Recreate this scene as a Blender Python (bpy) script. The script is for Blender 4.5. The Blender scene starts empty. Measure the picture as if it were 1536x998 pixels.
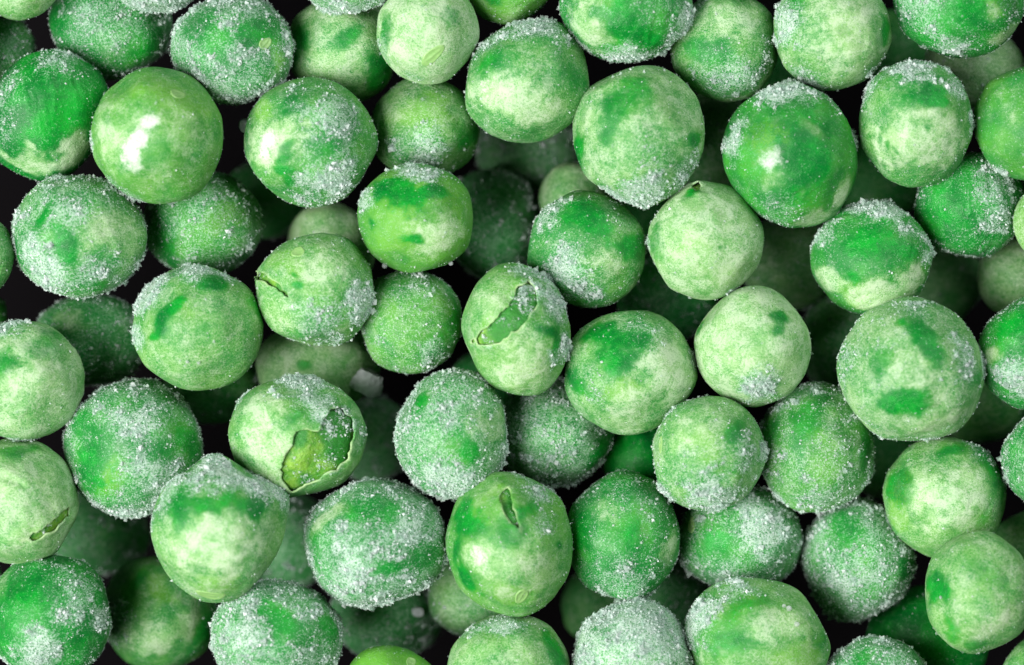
import bpy, math
import numpy as np

# ------------------------------------------------------------------ camera, world, lights
SC = bpy.context.scene
MM = 0.001
PX = 0.05            # one photograph pixel at the height of the top peas, in mm
CAM_H = 300.0        # camera height above the middle of the top layer, mm
COL = SC.collection

cam_d = bpy.data.cameras.new('camera')
cam_d.sensor_width = 36.0
cam_d.lens = 36.0 * CAM_H / (1536 * PX)
cam_d.clip_start = 0.01
cam_d.clip_end = 20.0
cam_d.dof.use_dof = True
cam_d.dof.focus_distance = (CAM_H - 1.2) * MM
cam_d.dof.aperture_fstop = 15.0
cam_d.dof.aperture_blades = 8
cam = bpy.data.objects.new('camera', cam_d)
cam.location = (0, 0, CAM_H * MM)
COL.objects.link(cam)
SC.camera = cam

w = bpy.data.worlds.new('World')
SC.world = w
w.use_nodes = True
w.node_tree.nodes['Background'].inputs[0].default_value = (0.75, 0.85, 1.0, 1)
w.node_tree.nodes['Background'].inputs[1].default_value = 0.01


def area(name, loc, target, size, power, color):
    d = bpy.data.lights.new(name, 'AREA')
    d.shape = 'RECTANGLE'
    d.size, d.size_y = size
    d.energy = power
    d.color = color
    o = bpy.data.objects.new(name, d)
    o.location = loc
    v = np.array(target) - np.array(loc)
    from mathutils import Vector
    o.rotation_euler = Vector(v).to_track_quat('-Z', 'Y').to_euler()
    COL.objects.link(o)


area('softbox_key', (-0.36, -0.13, 0.45), (0, 0, 0), (0.40, 0.42), 7.9, (1.0, 0.985, 0.965))
area('softbox_fill', (0.36, 0.34, 0.42), (0, 0, 0), (0.36, 0.36), 2.5, (0.94, 0.975, 1.0))

SC.view_settings.view_transform = 'Standard'
SC.view_settings.look = 'None'
SC.view_settings.exposure = 0.0
SC.view_settings.gamma = 1.0
SC.render.engine = 'CYCLES'
SC.cycles.transparent_max_bounces = 10
SC.cycles.max_bounces = 5
SC.cycles.diffuse_bounces = 2
SC.cycles.glossy_bounces = 2
SC.cycles.caustics_reflective = False
SC.cycles.caustics_refractive = False
SC.cycles.use_denoising = True


# ------------------------------------------------------------------ noise
def perlin(p, seed):
    p = np.asarray(p, np.float64)
    i = np.floor(p).astype(np.int64)
    f = p - i
    u = f * f * f * (f * (f * 6 - 15) + 10)

    def grad(ix, iy, iz, dx, dy, dz):
        h = (ix * 374761393 + iy * 668265263 + iz * 2147483647 + seed * 974634777) & 0xFFFFFFFF
        h = ((h ^ (h >> 13)) * 1274126177) & 0xFFFFFFFF
        h = (h ^ (h >> 16))
        a = (h & 1023) / 1023.0 * 2 * np.pi
        z = ((h >> 10) & 1023) / 1023.0 * 2 - 1
        r = np.sqrt(np.maximum(0, 1 - z * z))
        return r * np.cos(a) * dx + r * np.sin(a) * dy + z * dz
    out = 0
    for cx in (0, 1):
        for cy in (0, 1):
            for cz in (0, 1):
                g = grad(i[:, 0] + cx, i[:, 1] + cy, i[:, 2] + cz, f[:, 0] - cx, f[:, 1] - cy, f[:, 2] - cz)
                wx = u[:, 0] if cx else 1 - u[:, 0]
                wy = u[:, 1] if cy else 1 - u[:, 1]
                wz = u[:, 2] if cz else 1 - u[:, 2]
                out = out + g * wx * wy * wz
    return out * 1.5


def sstep(a, b, x):
    t = np.clip((x - a) / (b - a), 0, 1)
    return t * t * (3 - 2 * t)


# ------------------------------------------------------------------ materials
class Nodes:
    def __init__(self, name):
        self.m = bpy.data.materials.new(name)
        self.m.use_nodes = True
        self.t = self.m.node_tree
        self.t.nodes.clear()
        self.out = self.t.nodes.new('ShaderNodeOutputMaterial')

    def put(self, sock, v):
        if isinstance(v, bpy.types.NodeSocket):
            self.t.links.new(v, sock)
        else:
            sock.default_value = v

    def math(self, op, a, b=0.0, clamp=False):
        n = self.t.nodes.new('ShaderNodeMath')
        n.operation = op
        n.use_clamp = clamp
        self.put(n.inputs[0], a)
        self.put(n.inputs[1], b)
        return n.outputs[0]

    def madd(self, a, k, c):
        n = self.t.nodes.new('ShaderNodeMath')
        n.operation = 'MULTIPLY_ADD'
        for s, v in zip(n.inputs, (a, k, c)):
            self.put(s, v)
        return n.outputs[0]

    def step(self, a, b, x):
        n = self.t.nodes.new('ShaderNodeMapRange')
        n.interpolation_type = 'SMOOTHSTEP'
        self.put(n.inputs['Value'], x)
        n.inputs['From Min'].default_value = a
        n.inputs['From Max'].default_value = b
        return n.outputs['Result']

    def mix(self, f, a, b):
        n = self.t.nodes.new('ShaderNodeMix')
        n.data_type = 'RGBA'
        self.put(n.inputs[0], f)
        self.put(n.inputs[6], a)
        self.put(n.inputs[7], b)
        return n.outputs[2]

    def noise(self, p, scale, detail, rough=0.55, dist=0.0):
        n = self.t.nodes.new('ShaderNodeTexNoise')
        self.put(n.inputs['Vector'], p)
        n.inputs['Scale'].default_value = scale
        n.inputs['Detail'].default_value = detail
        n.inputs['Roughness'].default_value = rough
        n.inputs['Distortion'].default_value = dist
        return n.outputs['Fac']

    def attr(self, name):
        n = self.t.nodes.new('ShaderNodeAttribute')
        n.attribute_name = name
        return n

    def coords(self):
        tc = self.t.nodes.new('ShaderNodeTexCoord')
        s = self.t.nodes.new('ShaderNodeVectorMath')
        s.operation = 'SCALE'
        s.inputs['Scale'].default_value = 1.0 / MM
        self.t.links.new(tc.outputs['Object'], s.inputs[0])
        oi = self.t.nodes.new('ShaderNodeObjectInfo')
        k = self.math('MULTIPLY', oi.outputs['Random'], 137.0)
        a = self.t.nodes.new('ShaderNodeVectorMath')
        a.operation = 'ADD'
        self.t.links.new(s.outputs[0], a.inputs[0])
        self.t.links.new(k, a.inputs[1])
        return a.outputs[0]

    def bump(self, h, strength, dist_mm, normal=None):
        n = self.t.nodes.new('ShaderNodeBump')
        n.inputs['Strength'].default_value = strength
        n.inputs['Distance'].default_value = dist_mm * MM
        self.put(n.inputs['Height'], h)
        if normal is not None:
            self.t.links.new(normal, n.inputs['Normal'])
        return n.outputs[0]

    def bsdf(self, **kw):
        n = self.t.nodes.new('ShaderNodeBsdfPrincipled')
        for k, v in kw.items():
            self.put(n.inputs[k.replace('_', ' ')], v)
        return n


def rgb(r, g, b):
    return (r, g, b, 1.0)


def make_skin():
    N = Nodes('pea_skin')
    P = N.coords()
    ma = N.attr('masks')
    sep = N.t.nodes.new('ShaderNodeSeparateColor')
    N.t.links.new(ma.outputs['Color'], sep.inputs[0])
    B, D, F = sep.outputs[0], sep.outputs[1], sep.outputs[2]
    Y = ma.outputs['Alpha']
    W = N.attr('white').outputs['Fac']  # mask of the painted highlights
    R = N.attr('rim').outputs['Fac']
    n1 = N.noise(P, 0.35, 3)
    n2 = N.noise(P, 1.9, 6, 0.70, 0.35)
    n3 = N.noise(P, 6.5, 3, 0.6)
    n4 = N.noise(P, 16.0, 2, 0.6)

    def jit(x, a2, a3, a4=0.0):
        x = N.madd(N.math('SUBTRACT', n2, 0.5), a2, x)
        x = N.madd(N.math('SUBTRACT', n3, 0.5), a3, x)
        if a4:
            x = N.madd(N.math('SUBTRACT', n4, 0.5), a4, x)
        return x
    st = N.t.nodes.new('ShaderNodeVectorMath')
    st.operation = 'MULTIPLY'
    N.t.links.new(P, st.inputs[0])
    st.inputs[1].default_value = (0.7, 3.4, 1.6)
    n5 = N.noise(st.outputs[0], 1.1, 5, 0.62, 0.8)          # faint fibres and puckers of the skin
    n6 = N.noise(P, 0.75, 7, 0.72, 0.5)
    deep = N.step(0.02, 0.88, jit(D, 0.85, 1.1, 1.0))
    bloom = N.step(0.0, 1.08, N.madd(N.math('SUBTRACT', n5, 0.5), 0.9, jit(N.madd(D, -0.4, B), 0.85, 1.2, 1.9)))
    yel = N.step(0.1, 0.95, N.madd(N.math('SUBTRACT', n1, 0.5), 1.3, jit(Y, 0.5, 0.2)))
    rime = N.step(0.34, 0.90, jit(N.math('MULTIPLY', F, 0.74), 1.0, 1.9, 1.9))
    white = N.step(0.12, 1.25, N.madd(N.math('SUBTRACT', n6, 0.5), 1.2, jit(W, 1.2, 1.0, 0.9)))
    keep = N.madd(deep, -0.85, 1.0)
    c = N.mix(yel, rgb(0.016, 0.225, 0.037), rgb(0.120, 0.375, 0.036))
    em = N.mix(N.step(0.3, 0.72, jit(n1, 0.5, 0.25)), rgb(0.000, 0.140, 0.019), rgb(0.002, 0.320, 0.022))
    c = N.mix(deep, c, em)
    c = N.mix(N.math('MULTIPLY', N.step(0.3, 1.0, jit(F, 0.6, 0.3)), 0.6), c, em)
    pale = N.mix(N.step(0.2, 0.8, jit(n1, 0.4, 0.3, 0.4)), rgb(0.17, 0.44, 0.115), rgb(0.43, 0.62, 0.315))
    c = N.mix(N.math('MULTIPLY', N.math('MULTIPLY', bloom, keep), 0.84), c, pale)
    powder = N.step(0.50, 0.74, N.madd(N.math('SUBTRACT', n4, 0.5), 0.5, N.madd(N.math('SUBTRACT', n3, 0.5), 0.35, N.madd(B, 0.16, N.math('SUBTRACT', n6, 0.03)))))
    c = N.mix(N.math('MULTIPLY', N.math('MULTIPLY', powder, keep), N.madd(B, 0.44, 0.18)), c, rgb(0.64, 0.75, 0.55))
    cap = N.step(0.72, 1.0, F)
    c = N.mix(N.math('MULTIPLY', rime, N.madd(cap, 0.18, 0.54)), c, N.mix(cap, rgb(0.53, 0.68, 0.58), rgb(0.70, 0.78, 0.74)))
    c = N.mix(N.math('MULTIPLY', N.math('MULTIPLY', white, N.step(0.02, 0.3, W)), 0.75), c, rgb(0.78, 0.83, 0.75))  # highlights painted into the skin colour as near-white glints
    c = N.mix(N.math('MULTIPLY', R, 0.7), c, rgb(0.50, 0.66, 0.34))
    rough = N.madd(deep, -0.12, N.madd(bloom, 0.15, N.madd(white, -0.05, 0.46)))
    b1 = N.bump(N.madd(n5, 0.45, n2), 0.3, 0.22)
    b2 = N.bump(n3, 0.6, 0.09, b1)
    p = N.bsdf(Base_Color=c, Roughness=rough, Normal=b2)
    p.inputs['Specular IOR Level'].default_value = 0.28
    p.inputs['Subsurface Weight'].default_value = 0.0
    p.inputs['Subsurface Radius'].default_value = (0.35, 1.0, 0.25)
    p.inputs['Subsurface Scale'].default_value = 0.9 * MM
    N.t.links.new(p.outputs[0], N.out.inputs[0])
    return N.m


def make_flesh():
    N = Nodes('pea_flesh')
    P = N.coords()
    n1 = N.noise(P, 0.7, 4)
    n2 = N.noise(P, 3.5, 5, 0.65)
    c = N.mix(N.step(0.3, 0.7, n1), rgb(0.03, 0.24, 0.014), rgb(0.23, 0.47, 0.045))
    c = N.mix(N.math('MULTIPLY', N.step(0.5, 0.8, n2), 0.5), c, rgb(0.6, 0.70, 0.35))
    g = N.math('MULTIPLY', N.attr('green').outputs['Fac'], 0.92)
    c = N.mix(g, c, N.mix(n2, rgb(0.004, 0.10, 0.010), rgb(0.02, 0.30, 0.02)))
    p = N.bsdf(Base_Color=c, Roughness=0.45, Normal=N.bump(n2, 0.7, 0.25))
    p.inputs['Subsurface Weight'].default_value = 0.0
    p.inputs['Subsurface Radius'].default_value = (0.5, 1.0, 0.2)
    p.inputs['Subsurface Scale'].default_value = 0.8 * MM
    N.t.links.new(p.outputs[0], N.out.inputs[0])
    return N.m


def make_frost():
    N = Nodes('frost_ice')
    g = N.t.nodes.new('ShaderNodeNewGeometry')
    rnd = g.outputs['Random Per Island']
    c = N.mix(rnd, rgb(0.58, 0.73, 0.64), rgb(0.86, 0.91, 0.90))
    p = N.bsdf(Base_Color=c, Roughness=0.2)
    p.inputs['Specular IOR Level'].default_value = 0.6
    p.inputs['IOR'].default_value = 1.4
    tr = N.t.nodes.new('ShaderNodeBsdfTransparent')
    tr.inputs[0].default_value = (0.93, 0.98, 0.95, 1)
    mx = N.t.nodes.new('ShaderNodeMixShader')
    N.put(mx.inputs[0], N.madd(N.math('POWER', rnd, 3.0), 0.55, 0.10))
    N.t.links.new(tr.outputs[0], mx.inputs[1])
    N.t.links.new(p.outputs[0], mx.inputs[2])
    N.t.links.new(mx.outputs[0], N.out.inputs[0])
    return N.m


def make_scar():
    N = Nodes('pea_scar')
    P = N.coords()
    n2 = N.noise(P, 3.0, 4)
    c = N.mix(n2, rgb(0.15, 0.39, 0.08), rgb(0.38, 0.57, 0.23))
    p = N.bsdf(Base_Color=c, Roughness=0.42, Normal=N.bump(n2, 0.4, 0.1))
    p.inputs['Subsurface Weight'].default_value = 0.0
    p.inputs['Subsurface Radius'].default_value = (0.5, 1.0, 0.3)
    p.inputs['Subsurface Scale'].default_value = 0.6 * MM
    N.t.links.new(p.outputs[0], N.out.inputs[0])
    return N.m


def make_ice(name, opacity):
    N = Nodes(name)
    P = N.coords()
    n2 = N.noise(P, 2.5, 5, 0.6)
    c = N.mix(n2, rgb(0.45, 0.48, 0.50), rgb(0.85, 0.86, 0.9))
    p = N.bsdf(Base_Color=c, Roughness=0.25, Normal=N.bump(n2, 0.5, 0.2))
    tr = N.t.nodes.new('ShaderNodeBsdfTransparent')
    mx = N.t.nodes.new('ShaderNodeMixShader')
    mx.inputs[0].default_value = opacity
    N.t.links.new(tr.outputs[0], mx.inputs[1])
    N.t.links.new(p.outputs[0], mx.inputs[2])
    N.t.links.new(mx.outputs[0], N.out.inputs[0])
    return N.m


def make_tray():
    N = Nodes('dark_tray')
    P = N.coords()
    n = N.noise(P, 0.4, 5)
    p = N.bsdf(Base_Color=N.mix(n, rgb(0.0008, 0.0004, 0.0009), rgb(0.0018, 0.0010, 0.0018)), Roughness=0.9, Specular_IOR_Level=0.1)
    N.t.links.new(p.outputs[0], N.out.inputs[0])
    return N.m


SKIN, FLESH, FROST, SCAR, TRAY = make_skin(), make_flesh(), make_frost(), make_scar(), make_tray()
ICE, BEAD = make_ice('ice_lump', 0.88), make_ice('ice_bead', 0.34)


# ------------------------------------------------------------------ mesh helpers
def ico(level):
    t = (1 + 5 ** 0.5) / 2
    v = [(-1, t, 0), (1, t, 0), (-1, -t, 0), (1, -t, 0), (0, -1, t), (0, 1, t), (0, -1, -t), (0, 1, -t),
         (t, 0, -1), (t, 0, 1), (-t, 0, -1), (-t, 0, 1)]
    f = [(0, 11, 5), (0, 5, 1), (0, 1, 7), (0, 7, 10), (0, 10, 11), (1, 5, 9), (5, 11, 4), (11, 10, 2), (10, 7, 6), (7, 1, 8),
         (3, 9, 4), (3, 4, 2), (3, 2, 6), (3, 6, 8), (3, 8, 9), (4, 9, 5), (2, 4, 11), (6, 2, 10), (8, 6, 7), (9, 8, 1)]
    v = np.array(v, float)
    v /= np.linalg.norm(v, axis=1)[:, None]
    f = np.array(f)
    for _ in range(level):
        e = np.concatenate([f[:, [0, 1]], f[:, [1, 2]], f[:, [2, 0]]])
        es = np.sort(e, axis=1)
        u, inv = np.unique(es, axis=0, return_inverse=True)
        inv = inv.reshape(-1)
        m = v[u[:, 0]] + v[u[:, 1]]
        m /= np.linalg.norm(m, axis=1)[:, None]
        n = len(f)
        a, b, c = inv[:n] + len(v), inv[n:2 * n] + len(v), inv[2 * n:] + len(v)
        v = np.concatenate([v, m])
        f = np.concatenate([np.stack([f[:, 0], a, c], 1), np.stack([f[:, 1], b, a], 1),
                            np.stack([f[:, 2], c, b], 1), np.stack([a, b, c], 1)])
    return v, f


def front_sphere(level, zmin):
    """a sphere refined once more wherever it can be seen from above"""
    v, f = ico(level)
    ref = v[f][:, :, 2].mean(1) > zmin
    e = np.sort(np.concatenate([f[:, [0, 1]], f[:, [1, 2]], f[:, [2, 0]]]), axis=1)
    u, inv = np.unique(e, axis=0, return_inverse=True)
    inv = inv.reshape(3, -1).T
    mark = np.zeros(len(u), bool)
    mark[inv[ref].ravel()] = True
    idx = np.full(len(u), -1)
    idx[mark] = np.arange(mark.sum()) + len(v)
    m = v[u[mark, 0]] + v[u[mark, 1]]
    m /= np.linalg.norm(m, axis=1)[:, None]
    v = np.concatenate([v, m])
    out = []
    for (p, q, r), (a, b, c) in zip(f.tolist(), idx[inv].tolist()):
        k = (a >= 0) + (b >= 0) + (c >= 0)
        if k == 0:
            out.append((p, q, r))
        elif k == 3:
            out += [(p, a, c), (a, q, b), (c, b, r), (a, b, c)]
        else:
            while not (a >= 0 and (k == 1 or b >= 0)):
                p, q, r, a, b, c = q, r, p, b, c, a
            if k == 1:
                out += [(p, a, r), (a, q, r)]
            else:
                out += [(a, q, b), (p, a, b), (p, b, r)]
    return v, np.array(out)


ICO = {k: ico(k) for k in (2, 3)}
ICO[4] = front_sphere(3, -0.25)
ICO[5] = front_sphere(4, -0.25)
RNG = np.random.default_rng(7)


def rot_x90(v):
    return v


def mesh_obj(name, verts_mm, faces, mat, parent=None, smooth=True, loc=(0, 0, 0)):
    me = bpy.data.meshes.new(name)
    nv, nf = len(verts_mm), len(faces)
    me.vertices.add(nv)
    me.vertices.foreach_set('co', (np.asarray(verts_mm) * MM).astype(np.float32).ravel())
    k = faces.shape[1]
    me.loops.add(nf * k)
    me.loops.foreach_set('vertex_index', faces.astype(np.int32).ravel())
    me.polygons.add(nf)
    me.polygons.foreach_set('loop_start', np.arange(0, nf * k, k, dtype=np.int32))
    me.polygons.foreach_set('use_smooth', np.full(nf, smooth))
    me.materials.append(mat)
    me.update(calc_edges=True)
    me.validate()
    o = bpy.data.objects.new(name, me)
    o.location = np.array(loc) * MM
    o.parent = parent
    COL.objects.link(o)
    return o


OCT_V = np.array([(1, 0, 0), (-1, 0, 0), (0, 1, 0), (0, -1, 0), (0, 0, 1), (0, 0, -1)], float)
OCT_F = np.array([(0, 2, 4), (2, 1, 4), (1, 3, 4), (3, 0, 4), (2, 0, 5), (1, 2, 5), (3, 1, 5), (0, 3, 5)])


TET_V = np.array([(1, 1, 1), (-1, -1, 1), (-1, 1, -1), (1, -1, -1)], float) * 0.72
TET_F = np.array([(0, 2, 1), (0, 1, 3), (0, 3, 2), (1, 2, 3)])


def crystals(pos, rad, rng):
    n = len(pos)
    q = rng.normal(size=(n, 4))
    q /= np.linalg.norm(q, axis=1)[:, None]
    a, b, c, d = q.T
    Rm = np.stack([np.stack([1 - 2 * (c * c + d * d), 2 * (b * c - a * d), 2 * (b * d + a * c)], 1),
                   np.stack([2 * (b * c + a * d), 1 - 2 * (b * b + d * d), 2 * (c * d - a * b)], 1),
                   np.stack([2 * (b * d - a * c), 2 * (c * d + a * b), 1 - 2 * (b * b + c * c)], 1)], 1)
    big = rad > np.quantile(rad, 0.6)
    vs, fs, base = [], [], 0
    for sel, V0, F0 in ((big, OCT_V, OCT_F), (~big, TET_V, TET_F)):
        m, kv = int(sel.sum()), len(V0)
        v = V0[None] * rng.uniform(0.65, 1.25, (m, kv, 1)) + rng.normal(0, 0.16, (m, kv, 3))
        v = np.einsum('nij,nkj->nki', Rm[sel], v) * rad[sel][:, None, None] + pos[sel][:, None]
        vs.append(v.reshape(-1, 3))
        fs.append((F0[None] + (np.arange(m) * kv)[:, None, None]).reshape(-1, 3) + base)
        base += m * kv
    return np.concatenate(vs), np.concatenate(fs)


def seg_dist(p, a, b):
    ab = b - a
    t = np.clip(((p - a) @ ab) / max(ab @ ab, 1e-12), 0, 1)
    c = a + t[:, None] * ab
    return np.linalg.norm(p - c, axis=1), c


def poly_sd(p, poly):
    """signed distance to a closed outline (negative inside) and the nearest point on it"""
    best = np.full(len(p), 1e9)
    near = np.zeros_like(p)
    ins = np.zeros(len(p), bool)
    n = len(poly)
    for i in range(n):
        a, b = poly[i], poly[(i + 1) % n]
        d, c = seg_dist(p, a, b)
        m = d < best
        best[m] = d[m]
        near[m] = c[m]
        if a[1] != b[1]:
            cond = (a[1] > p[:, 1]) != (b[1] > p[:, 1])
            x = (b[0] - a[0]) * (p[:, 1] - a[1]) / (b[1] - a[1]) + a[0]
            ins ^= cond & (p[:, 0] < x)
    return np.where(ins, -best, best), near


def rough_outline(poly, rng, amt=0.016):
    out = []
    n = len(poly)
    for i in range(n):
        a, b = np.array(poly[i], float), np.array(poly[(i + 1) % n], float)
        k = max(2, int(np.linalg.norm(b - a) / 0.06))
        for j in range(k):
            out.append(a + (b - a) * j / k + rng.normal(0, amt, 2) * (0.4 if j == 0 else 1))
    return np.array(out)


def unit(u, v):
    r2 = u * u + v * v
    if r2 < 0.999:
        return np.array((u, v, math.sqrt(1 - r2)))
    d = np.array((u, v, 0.0))
    return d / np.linalg.norm(d)


TRIS = {'skin': 0, 'frost': 0}


class Pea:
    def __init__(self, x, y, rx, ry, ang, z, b, d, f, yel, patches, label, shape=(), scars=(), tears=(), beads=(), green=(), wrinkle=0.0, outside=False, lum=0.05):
        self.__dict__.update(locals())
        self.z = z
        self.r = (rx + ry) / 2 * PX

    def masks(self, dirs, seed):
        n = perlin(dirs * 2.3 + seed, seed) * 0.62 + perlin(dirs * 5.2 + seed, seed + 1) * 0.42 \
            + perlin(dirs * 11.0 + seed, seed + 2) * 0.26
        out = {'b': np.full(len(dirs), float(self.b)), 'd': np.full(len(dirs), float(self.d)),
               'f': np.full(len(dirs), float(self.f)), 'y': np.full(len(dirs), float(self.yel)),
               'w': np.zeros(len(dirs))}  # w holds glints of the softbox painted on the skin
        for k, u, v, r, s in self.patches:
            c = unit(u, v)
            a = np.arccos(np.clip(dirs @ c, -1, 1))
            prj = dirs - c * (dirs @ c)[:, None]
            sx = math.sin(u * 91.7 + v * 47.3 + seed) * 3.1
            e1 = np.array((1.0, 0, 0)) - c * c[0]
            e1 = e1 / max(np.linalg.norm(e1), 1e-6)
            ang = np.arctan2(prj @ np.cross(c, e1), prj @ e1) - sx
            q = 1.0 if k in 'wf' else 1.32 + 0.2 * math.sin(u * 33 + v * 71)
            a = a * np.sqrt((np.cos(ang) / q) ** 2 + (np.sin(ang) * q) ** 2)      # patches run longer one way
            wgt = sstep(1.62, 0.38, a / r + n)
            if k == 'd':
                out['b'] *= 1 - 0.9 * s * wgt
                out['f'] *= 1 - 0.85 * s * wgt
                out['d'] = np.maximum(out['d'], s * wgt)
            elif k == 'b':
                out['d'] *= 1 - s * wgt
                out['f'] *= 1 - 0.8 * s * wgt
                out['b'] = np.maximum(out['b'], s * wgt)
            elif k == 'f':
                out['f'] = np.maximum(out['f'], s * wgt)
                out['b'] *= 1 - 0.6 * s * wgt
            else:
                out[k] = np.maximum(out[k], s * wgt)
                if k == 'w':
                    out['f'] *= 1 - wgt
        return out

    def build(self, idx, z):
        rng = np.random.default_rng(1000 + idx)
        seed = 11 + idx * 3
        k = (CAM_H - z) / CAM_H
        ctr = np.array(((self.x - 768) * PX * k, (499 - self.y) * PX * k, z))
        rx, ry = self.rx * PX * k, self.ry * PX * k
        rz = (rx + ry) / 2 * 0.98
        ca, sa = math.cos(math.radians(self.ang)), math.sin(math.radians(self.ang))
        Rm = np.array(((ca, -sa), (sa, ca)))
        A = np.eye(3)
        A[:2, :2] = Rm @ np.diag((rx, ry)) @ Rm.T
        A[2, 2] = rz

        flats = []
        wa = rng.normal(size=3)
        wa /= np.linalg.norm(wa)
        wamp = rng.uniform(0.0, 0.014) if not self.wrinkle else self.wrinkle
        for _ in range(0 if len(self.shape) > 3 else rng.integers(3, 6)):
            a = rng.uniform(0, 2 * math.pi)
            cz = rng.uniform(-0.2, 0.75)
            s = math.sqrt(1 - cz * cz)
            flats.append((np.array((s * math.cos(a), s * math.sin(a), cz)), rng.uniform(0.945, 0.99)))

        def surf(dirs, lift=0.0):
            n = perlin(dirs * 1.25 + seed * 1.7, seed) * self.lum * 1.3 + perlin(dirs * 2.7 + seed, seed + 5) * self.lum * 0.45 \
                + perlin(dirs * 7.0 + seed, seed + 9) * 0.004
            wr = dirs + wa * ((dirs @ wa) * 5.0)[:, None] + 0.35 * np.stack([perlin(dirs * 2.2 + seed + k, seed + 60 + k) for k in range(3)], 1)
            ridge = 1 - np.abs(perlin(wr * 1.7 + seed, seed + 71)) * 2.6
            m = 1.02 + n + wamp * ridge * sstep(-0.05, 0.35, perlin(dirs * 1.5 + seed, seed + 72))
            for c, dist in flats:                     # sides pressed flat by neighbouring peas
                h = np.maximum(dirs @ c, 0.05)
                m = -np.log(np.exp(-28 * m) + np.exp(-28 * dist / h)) / 28
            for a, amt, wd in self.shape:
                c = np.array((math.cos(math.radians(a)), math.sin(math.radians(a)), 0))
                m = m + amt * np.exp(-(np.arccos(np.clip(dirs @ c, -1, 1)) / math.radians(wd)) ** 2)
            for su, sv, sa_, sl, sw in self.scars:   # the seed sits in a slight dimple
                a = np.arccos(np.clip(dirs @ unit(su, sv), -1, 1))
                m = m - 0.022 * np.exp(-(a / 0.24) ** 2)
            return (dirs @ A.T) * (m + lift)[:, None] if np.ndim(lift) else (dirs @ A.T) * (m + lift)[:, None]

        def flesh_lift(dv, dep):
            return -dep + perlin(dv * 3.0 + seed, seed + 3) * 0.035 + perlin(dv * 8 + seed, seed + 4) * 0.014

        root = bpy.data.objects.new('frozen_pea', None)
        root.empty_display_size = 0.003
        base = ctr - np.array((0, 0, rz))
        root.location = base * MM
        root['label'] = self.label
        root['category'] = 'pea'
        root['group'] = 'peas beyond the frame' if self.outside else 'frozen peas heaped together'
        COL.objects.link(root)
        off = np.array((0, 0, rz))

        top = z > -3.6 and not self.outside
        lvl = 5 if (top or self.tears) else 4
        V, F = ICO[lvl]
        dirs = V.copy()
        lift = np.zeros(len(dirs))
        rim = np.zeros(len(dirs))
        keep = np.ones(len(F), bool)
        outlines = []
        for poly, rim_lift, depth in self.tears:
            outl = rough_outline(poly, rng)
            outlines.append((outl, depth))
            front = dirs[:, 2] > -0.15
            uv = dirs[:, :2].copy()
            sd, near = poly_sd(uv, outl)
            ins = front & (sd < 0)
            fi = ins[F]
            mixed = fi.any(1) & ~fi.all(1)
            sn = np.zeros(len(dirs), bool)
            sn[F[mixed][fi[mixed]]] = True
            sn |= front & (np.abs(sd) < 0.006)
            z2 = 1 - (near ** 2).sum(1)
            nd = np.concatenate([near, np.sqrt(np.maximum(z2, 0.0))[:, None]], 1)
            nd /= np.linalg.norm(nd, axis=1)[:, None]
            dirs[sn] = nd[sn]
            sd = np.where(sn, 0, sd)
            keep &= ~((sd[F] <= 0).all(1) & front[F].all(1))
            g = np.exp(-(np.maximum(sd, 0) / 0.11) ** 2) * front
            lift += rim_lift * g * (0.55 + 1.6 * perlin(dirs * 4.5 + seed, seed + 41))
            rim = np.maximum(rim, np.exp(-(np.maximum(sd, 0) / 0.016) ** 2) * front * np.clip(0.45 + 2.2 * perlin(dirs * 3.5 + seed, seed + 43), 0, 1))
        mk = self.masks(dirs, seed)
        verts = surf(dirs, lift) + off
        skin = mesh_obj('skin', verts, F[keep], SKIN, root)
        me = skin.data
        ca_ = me.attributes.new('masks', 'FLOAT_COLOR', 'POINT')
        ca_.data.foreach_set('color', np.stack([mk['b'], mk['d'], mk['f'], mk['y']], 1).astype(np.float32).ravel())
        for nm, arr in (('white', mk['w']), ('rim', rim)):  # the white attribute carries the painted highlights
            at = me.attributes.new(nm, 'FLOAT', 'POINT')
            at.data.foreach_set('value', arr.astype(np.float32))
        TRIS['skin'] += int(keep.sum())
        if self.tears:
            so = skin.modifiers.new('thickness', 'SOLIDIFY')
            so.thickness = 0.13 * MM
            so.offset = -1.0
            fv, ff = ICO[4]
            dep = sum(dp for _, dp in outlines) / len(outlines)
            fl = flesh_lift(fv, dep)
            fo = mesh_obj('flesh', surf(fv, fl) + off, ff, FLESH, root)
            gr = np.zeros(len(fv))
            nn = perlin(fv * 4 + seed, seed + 31) * 0.5
            for gu, gv_, grr in self.green:
                gr = np.maximum(gr, sstep(1.3, 0.7, np.arccos(np.clip(fv @ unit(gu, gv_), -1, 1)) / grr + nn))
            at = fo.data.attributes.new('green', 'FLOAT', 'POINT')
            at.data.foreach_set('value', gr.astype(np.float32))
            TRIS['skin'] += len(ff)

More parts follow.
